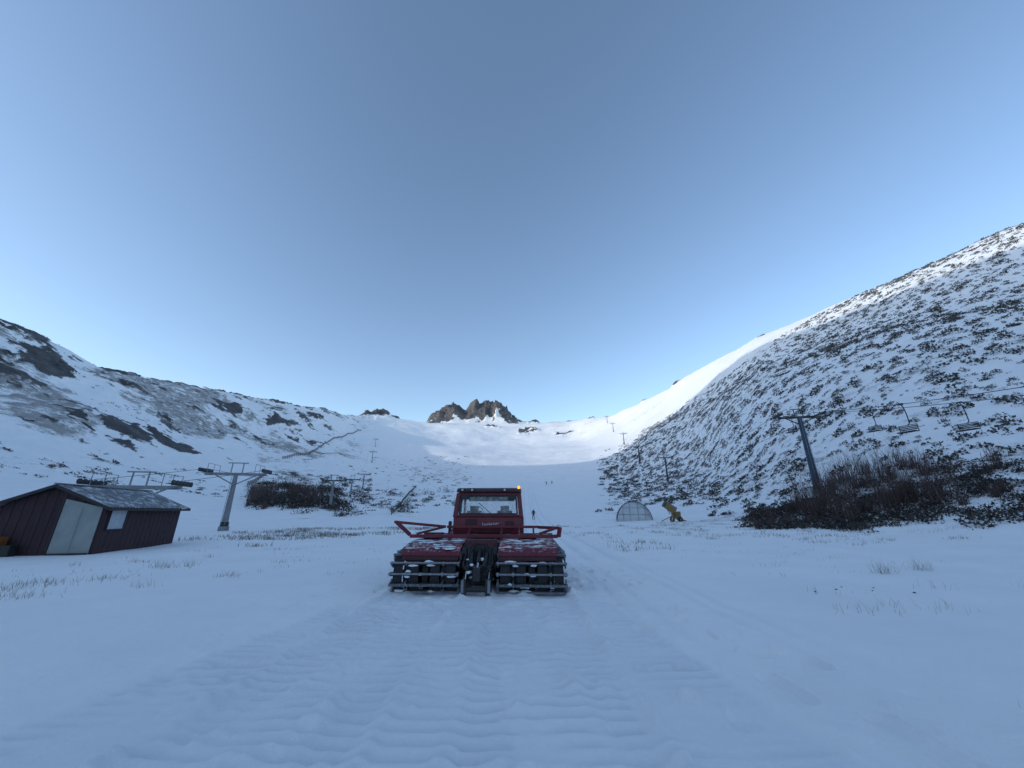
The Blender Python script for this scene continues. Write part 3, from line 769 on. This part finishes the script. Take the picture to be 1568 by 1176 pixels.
L(nt,r.outputs[0],b.inputs['Base Color']);b.inputs['Roughness'].default_value=.9

def leafmesh(name,cx,cy,sx,sz,nper,leaf,mat,lobes=4):
    """scrub: every bush = nper leaf-clump triangles spread through a lobed, flattened volume"""
    nb=len(cx)
    n=nb*nper
    bi=np.repeat(np.arange(nb),nper)
    lob=rng.normal(0,.42,(nb,lobes,2));lh=rng.uniform(.35,1.,(nb,lobes))
    li=rng.integers(0,lobes,n)
    lc=lob[bi,li];h=lh[bi,li]
    d=rng.normal(0,1,(n,3));d/=np.linalg.norm(d,axis=1)[:,None];d[:,2]=np.abs(d[:,2])
    rr=rng.uniform(.45,1,n)**.6
    px=cx[bi]+sx[bi]*(lc[:,0]+d[:,0]*rr*.5)
    py=cy[bi]+sx[bi]*(lc[:,1]+d[:,1]*rr*.5)
    e=1.0
    z0=terr(cx,cy)[0];zx=(terr(cx+e,cy)[0]-terr(cx-e,cy)[0])/(2*e);zy=(terr(cx,cy+e)[0]-terr(cx,cy-e)[0])/(2*e)
    gz=z0[bi]+zx[bi]*(px-cx[bi])+zy[bi]*(py-cy[bi])
    pz=gz-.1+sz[bi]*h*d[:,2]*rr*(.6+.4*rng.random(n))
    c=np.stack([px,py,pz],1)
    ls=(leaf*sx[bi]*rng.uniform(.5,1.3,n))[:,None]
    a=rng.normal(0,1,(n,3));a/=np.linalg.norm(a,axis=1)[:,None]
    b_=rng.normal(0,1,(n,3));b_-=a*(a*b_).sum(1)[:,None];b_/=np.linalg.norm(b_,axis=1)[:,None]
    v=np.stack([c+a*ls,c-a*ls*.5+b_*ls*.8,c-a*ls*.5-b_*ls*.8],1).reshape(-1,3)
    return mesh_np(name,v,np.arange(3*n).reshape(-1,3),3,[mat],smooth=False)
def polar(t,r): t=np.radians(t);return r*np.sin(t),r*np.cos(t)
def hillside():
    n=60000
    t=rng.uniform(13,66,n);r=np.sqrt(rng.uniform(46**2,330**2,n))
    f0=np.interp(t,thf,RF[:,2]);f1=np.interp(t,thf,RF[:,6]);fr=(r-f0)/(f1-f0)
    lim=np.interp(t,[13,17,21,26,31,36,42.5,50,66],[.26,.36,.42,.49,.54,.62,.76,.88,.94])
    dens=np.clip((lim-fr)/.16,0,1)*np.interp(fr,[-.2,-.05,.2,1],[0,.6,1,.9])*np.interp(t,[13,20],[.1,1])
    x,y=polar(t,r)
    dens*=.25+.7*vnoise(x/30,y/30,7)+1.1*sst(.35,.75,vnoise(x/11,y/11,37))-.15
    dens*=np.interp(fr,[0,.35,1],[1.1,.9,.6])
    keep=(rng.random(n)<dens)
    x,y=x[keep],y[keep]
    cell={};kx=[];ky=[]
    for a,b in zip(x,y):
        k=(int(a//2.2),int(b//2.2))
        if k in cell: continue
        cell[k]=1;kx.append(a);ky.append(b)
    return np.array(kx),np.array(ky)
bx,by=hillside()
s=(.45+1.7*rng.random(len(bx))**1.7)*np.interp(np.hypot(bx,by),[50,90],[.75,1])
leafmesh('hillside_scrub',bx,by,s,s*rng.uniform(.55,.95,len(bx)),80,.13,M_bush,3)
t=np.concatenate([rng.uniform(31,42,260),rng.uniform(42,58,130)]);r=np.concatenate([rng.uniform(44,60,260),rng.uniform(46,64,130)])
r=r*np.interp(t,[30,33,42,58],[1.15,1.0,.93,.90])
x,y=polar(t,r);k=rng.random(len(x))<(.25+.9*vnoise(x/7,y/7,3));x,y=x[k],y[k]
s=rng.uniform(.8,1.8,len(x));leafmesh('scrub_bank',x,y,s,s*.7,260,.075,M_bushd,6)
t=np.concatenate([rng.uniform(-33.5,-24,330),rng.uniform(-32,-20,160),rng.uniform(-18,-8,120)])
r=np.concatenate([rng.uniform(84,165,330),rng.uniform(75,200,160),rng.uniform(80,150,120)])
x,y=polar(t,r);k=rng.random(len(x))<np.where(t<-19,.15+1.15*vnoise(x/9,y/9,13),1.6*vnoise(x/9,y/9,17)-.55);x,y=x[k],y[k]
s=rng.uniform(.9,2.6,len(x));leafmesh('scrub_bank',x,y,s,s*1.25,150,.09,M_bushd,6)
t=np.concatenate([rng.uniform(-24,-6,520),rng.uniform(-60,-22,1100)]);r=np.concatenate([rng.uniform(85,300,520),rng.uniform(110,330,1100)])
x,y=polar(t,r);k=rng.random(len(x))<np.clip(2.6*vnoise(x/30,y/30,23)-.8,0,1);x,y=x[k],y[k]
s=rng.uniform(.5,1.6,len(x));leafmesh('sparse_scrub',x,y,s,s*.5,40,.15,M_bush)

def twigs(name,pts,mat):
    V=[];F=[]
    for (x,y,hh,nn,w) in pts:
        z=H(x,y)-.05
        for i in range(nn):
            az=random.uniform(0,2*math.pi);lean=abs(random.gauss(0,.5))
            L_=hh*random.uniform(.4,1);b=Vector((x+random.gauss(0,hh*.14),y+random.gauss(0,hh*.14),z))
            d=Vector((math.cos(az)*math.sin(lean),math.sin(az)*math.sin(lean),math.cos(lean)))
            sd=Vector((math.cos(az+1.57),math.sin(az+1.57),0))
            tip=b+d*L_+Vector((0,0,-.12*L_*lean))
            mid=b.lerp(tip,.5)+Vector((random.gauss(0,.05),random.gauss(0,.05),.05))*L_
            o=len(V);V+=[b-sd*w,b+sd*w,mid-sd*w*.7,mid+sd*w*.7,tip];F+=[(o,o+1,o+3),(o,o+3,o+2),(o+2,o+3,o+4)]
            for q in range(5):
                t=random.uniform(.35,.95);p=b.lerp(mid,t*2) if t<.5 else mid.lerp(tip,t*2-1)
                dd=(d+Vector((random.gauss(0,.6),random.gauss(0,.6),random.gauss(0,.3)))).normalized()*L_*random.uniform(.15,.35)
                o=len(V);V+=[p-sd*w*.5,p+sd*w*.5,p+dd];F+=[(o,o+1,o+2)]
    me=bpy.data.meshes.new(name);me.from_pydata([tuple(v) for v in V],[],F);me.materials.append(mat);me.update()
    ob=bpy.data.objects.new(name,me);scene.collection.objects.link(ob)
pts=[]
for i in range(34):
    tt=random.uniform(36,48);rr=random.uniform(47,64);x,y=polar(tt,rr);pts.append((float(x),float(y),random.uniform(1.5,5.0),80,.02))
for i in range(34):
    tt=random.uniform(31,57);rr=random.uniform(43,58);x,y=polar(tt,rr);pts.append((float(x),float(y),random.uniform(.8,1.8),80,.018))
twigs('bare_bushes',pts,M_twig)
pts=[]
for i in range(50):
    tt=random.uniform(-34,-24);rr=random.uniform(86,150);x,y=polar(tt,rr);pts.append((float(x),float(y),random.uniform(1.5,5.2),60,.03))
twigs('bare_bushes',pts,M_twig)
def tufts(name,lst,mat):
    V=[];F=[];PX=[];PY=[];Q=[]
    for(x,y,n,h,sp,w) in lst:
        for i in range(n):
            PX.append(x+random.gauss(0,sp));PY.append(y+random.gauss(0,sp*.6));Q.append((h,w))
    PZ=terr(PX,PY)[0]-.02
    for px,py,z,(h,w) in zip(PX,PY,PZ,Q):
        az=random.uniform(0,6.28);l=random.uniform(.1,.7);L_=h*random.uniform(.4,1)
        d=Vector((math.cos(az)*l,math.sin(az)*l,1)).normalized();sd=Vector((1,.2,0))*w
        b=Vector((px,py,z));m_=b+d*L_*.6;tip=b+d*L_+Vector((math.cos(az),math.sin(az),-.4))*L_*.25*l
        o=len(V);V+=[b-sd,b+sd,m_+sd*.6,m_-sd*.6,tip];F+=[(o,o+1,o+2,o+3),(o+3,o+2,o+4)]
    me=bpy.data.meshes.new(name);me.from_pydata([tuple(v) for v in V],[],F);me.materials.append(mat);me.update()
    ob=bpy.data.objects.new(name,me);scene.collection.objects.link(ob)
T=[]
def tuft(x,y,n,h,sp,w=.004): T.append((x,y,n,h,sp,w))
for x,y in((-12.3,10.9),(-12.6,10.3),(-11.6,11.6),(-11.9,9.6),(-10.9,9.2),(-12.9,11.4)): tuft(x,y,50,.26,.35)
for x,y in((-12.2,14.2),(-11.7,14.0),(-11.4,14.4)): tuft(x,y,22,.45,.18)
for x,y in((-8.2,11.9),(-8.3,12.1),(-8.5,15.2),(-12.6,17),(-11.5,20),(-14,15.4),(-15.5,14.6),(-9.2,10.4)): tuft(x,y,16,.25,.18)
for x,y in((11.2,12.5),(11.4,12.6),(13.4,13.6),(13.6,13.5)): tuft(x,y,22,.6,.14)
for x,y in((6.6,8.2),(6.9,8.1),(8.0,8.6),(8.6,8.2),(10.3,10.2),(12.8,10.4),(7.4,9.8)): tuft(x,y,10,.30,.3)
for x,y in((5.0,4.3),(5.2,4.4),(5.1,4.1),(5.5,4.6)): tuft(x,y,14,.28,.12,.0018)
for i in range(300):
    x=random.uniform(-24,-8);y=random.uniform(22,46);
    if vnoise(np.array([x/5]),np.array([y/5]),9)[0]>.45: tuft(x,y,18,.34,.4,.012)
for i in range(260):
    x=random.uniform(5,32);y=random.uniform(20,52)
    if vnoise(np.array([x/5]),np.array([y/5]),19)[0]>.42: tuft(x,y,14,.34,.35,.011)
for i in range(90):
    x=random.choice([-1,1])*random.uniform(5,16);y=random.uniform(12,24);tuft(x,y,5,.18,.2,.005)
tufts('dry_grass_tufts',T,M_grass)
mb=MB()
for i,(x,y) in enumerate(((7.9,10.2),(8.2,10.4),(8.6,10.0),(8.9,10.3),(9.3,9.7),(7.3,10.1))):
    s_=random.uniform(.014,.028);mb.blob((x,y,H(x,y)+.006),s_*1.3,s_,s_*.7,M_dark,seed=i)
mb.obj('scattered_stones')

# ------------------------------------------------------------------ snow fences on the hill
M_fen=simple('weathered_fence_wood',(.075,.065,.06),.9,var=.3,scale=2)
def fence(pl,hh,step,name='snow_fence'):
    mb=MB();P=[]
    xs=[];ys=[]
    for (t0,r0),(t1,r1) in zip(pl[:-1],pl[1:]):
        a=Vector(polar(t0,r0));b=Vector(polar(t1,r1));k=max(1,int((b-a).length/step))
        for i in range(k): 
            q=a.lerp(b,i/k);xs.append(q.x);ys.append(q.y)
    zs=terr(xs,ys)[0];P=[Vector(q) for q in zip(xs,ys,zs)]
    for p in P: mb.bar(p-Vector((0,0,.3)),p+Vector((0,0,hh)),.14,.14,M_fen,up=(0,1,0))
    for a,b in zip(P[:-1],P[1:]):
        for q in range(4): mb.bar(a+Vector((0,0,hh*(.3+.2*q))),b+Vector((0,0,hh*(.3+.2*q))),.05,hh*.10,M_fen)
    mb.obj(name)
fence([(-31.4,225),(-29,255),(-27.5,300),(-25.5,350),(-24,400),(-22.2,440)],1.7,3)
fence([(-17.0,82),(-16.2,95),(-15.6,120),(-14.8,145),(-13.9,175)],.9,3)
fence([(-34.5,150),(-33.5,170),(-32.8,185)],1.6,3)

# ------------------------------------------------------------------ light, sky, camera
SE=12.0; AZ=-114.0
w=bpy.data.worlds.new('World');scene.world=w;w.use_nodes=True;nt=w.node_tree
bg=nt.nodes['Background'];sky=nt.nodes.new('ShaderNodeTexSky');sky.sky_type='NISHITA';sky.sun_disc=False
sky.sun_elevation=rad(SE);sky.sun_rotation=rad(AZ);sky.altitude=1500;sky.air_density=1.0;sky.dust_density=1.6;sky.ozone_density=1.3
nt.links.new(sky.outputs[0],bg.inputs[0]);bg.inputs[1].default_value=.31
sl_=bpy.data.lights.new('sun','SUN');sl_.energy=2.0;sl_.angle=rad(.5);sl_.color=(1,.96,.9)
so=bpy.data.objects.new('sun',sl_);scene.collection.objects.link(so)
dv=Vector((math.sin(rad(AZ))*math.cos(rad(SE)),math.cos(rad(AZ))*math.cos(rad(SE)),math.sin(rad(SE))))
so.rotation_euler=dv.to_track_quat('Z','Y').to_euler();so.location=dv*100
cd=bpy.data.cameras.new('camera');cam=bpy.data.objects.new('camera',cd);scene.collection.objects.link(cam)
cd.sensor_width=36;cd.lens=13.087;cd.clip_end=9000;cd.clip_start=.05
cam.location=(0,0,1.8);cam.rotation_euler=(rad(90+19),0,0);scene.camera=cam
scene.view_settings.view_transform='Standard';scene.view_settings.look='None';scene.view_settings.exposure=0
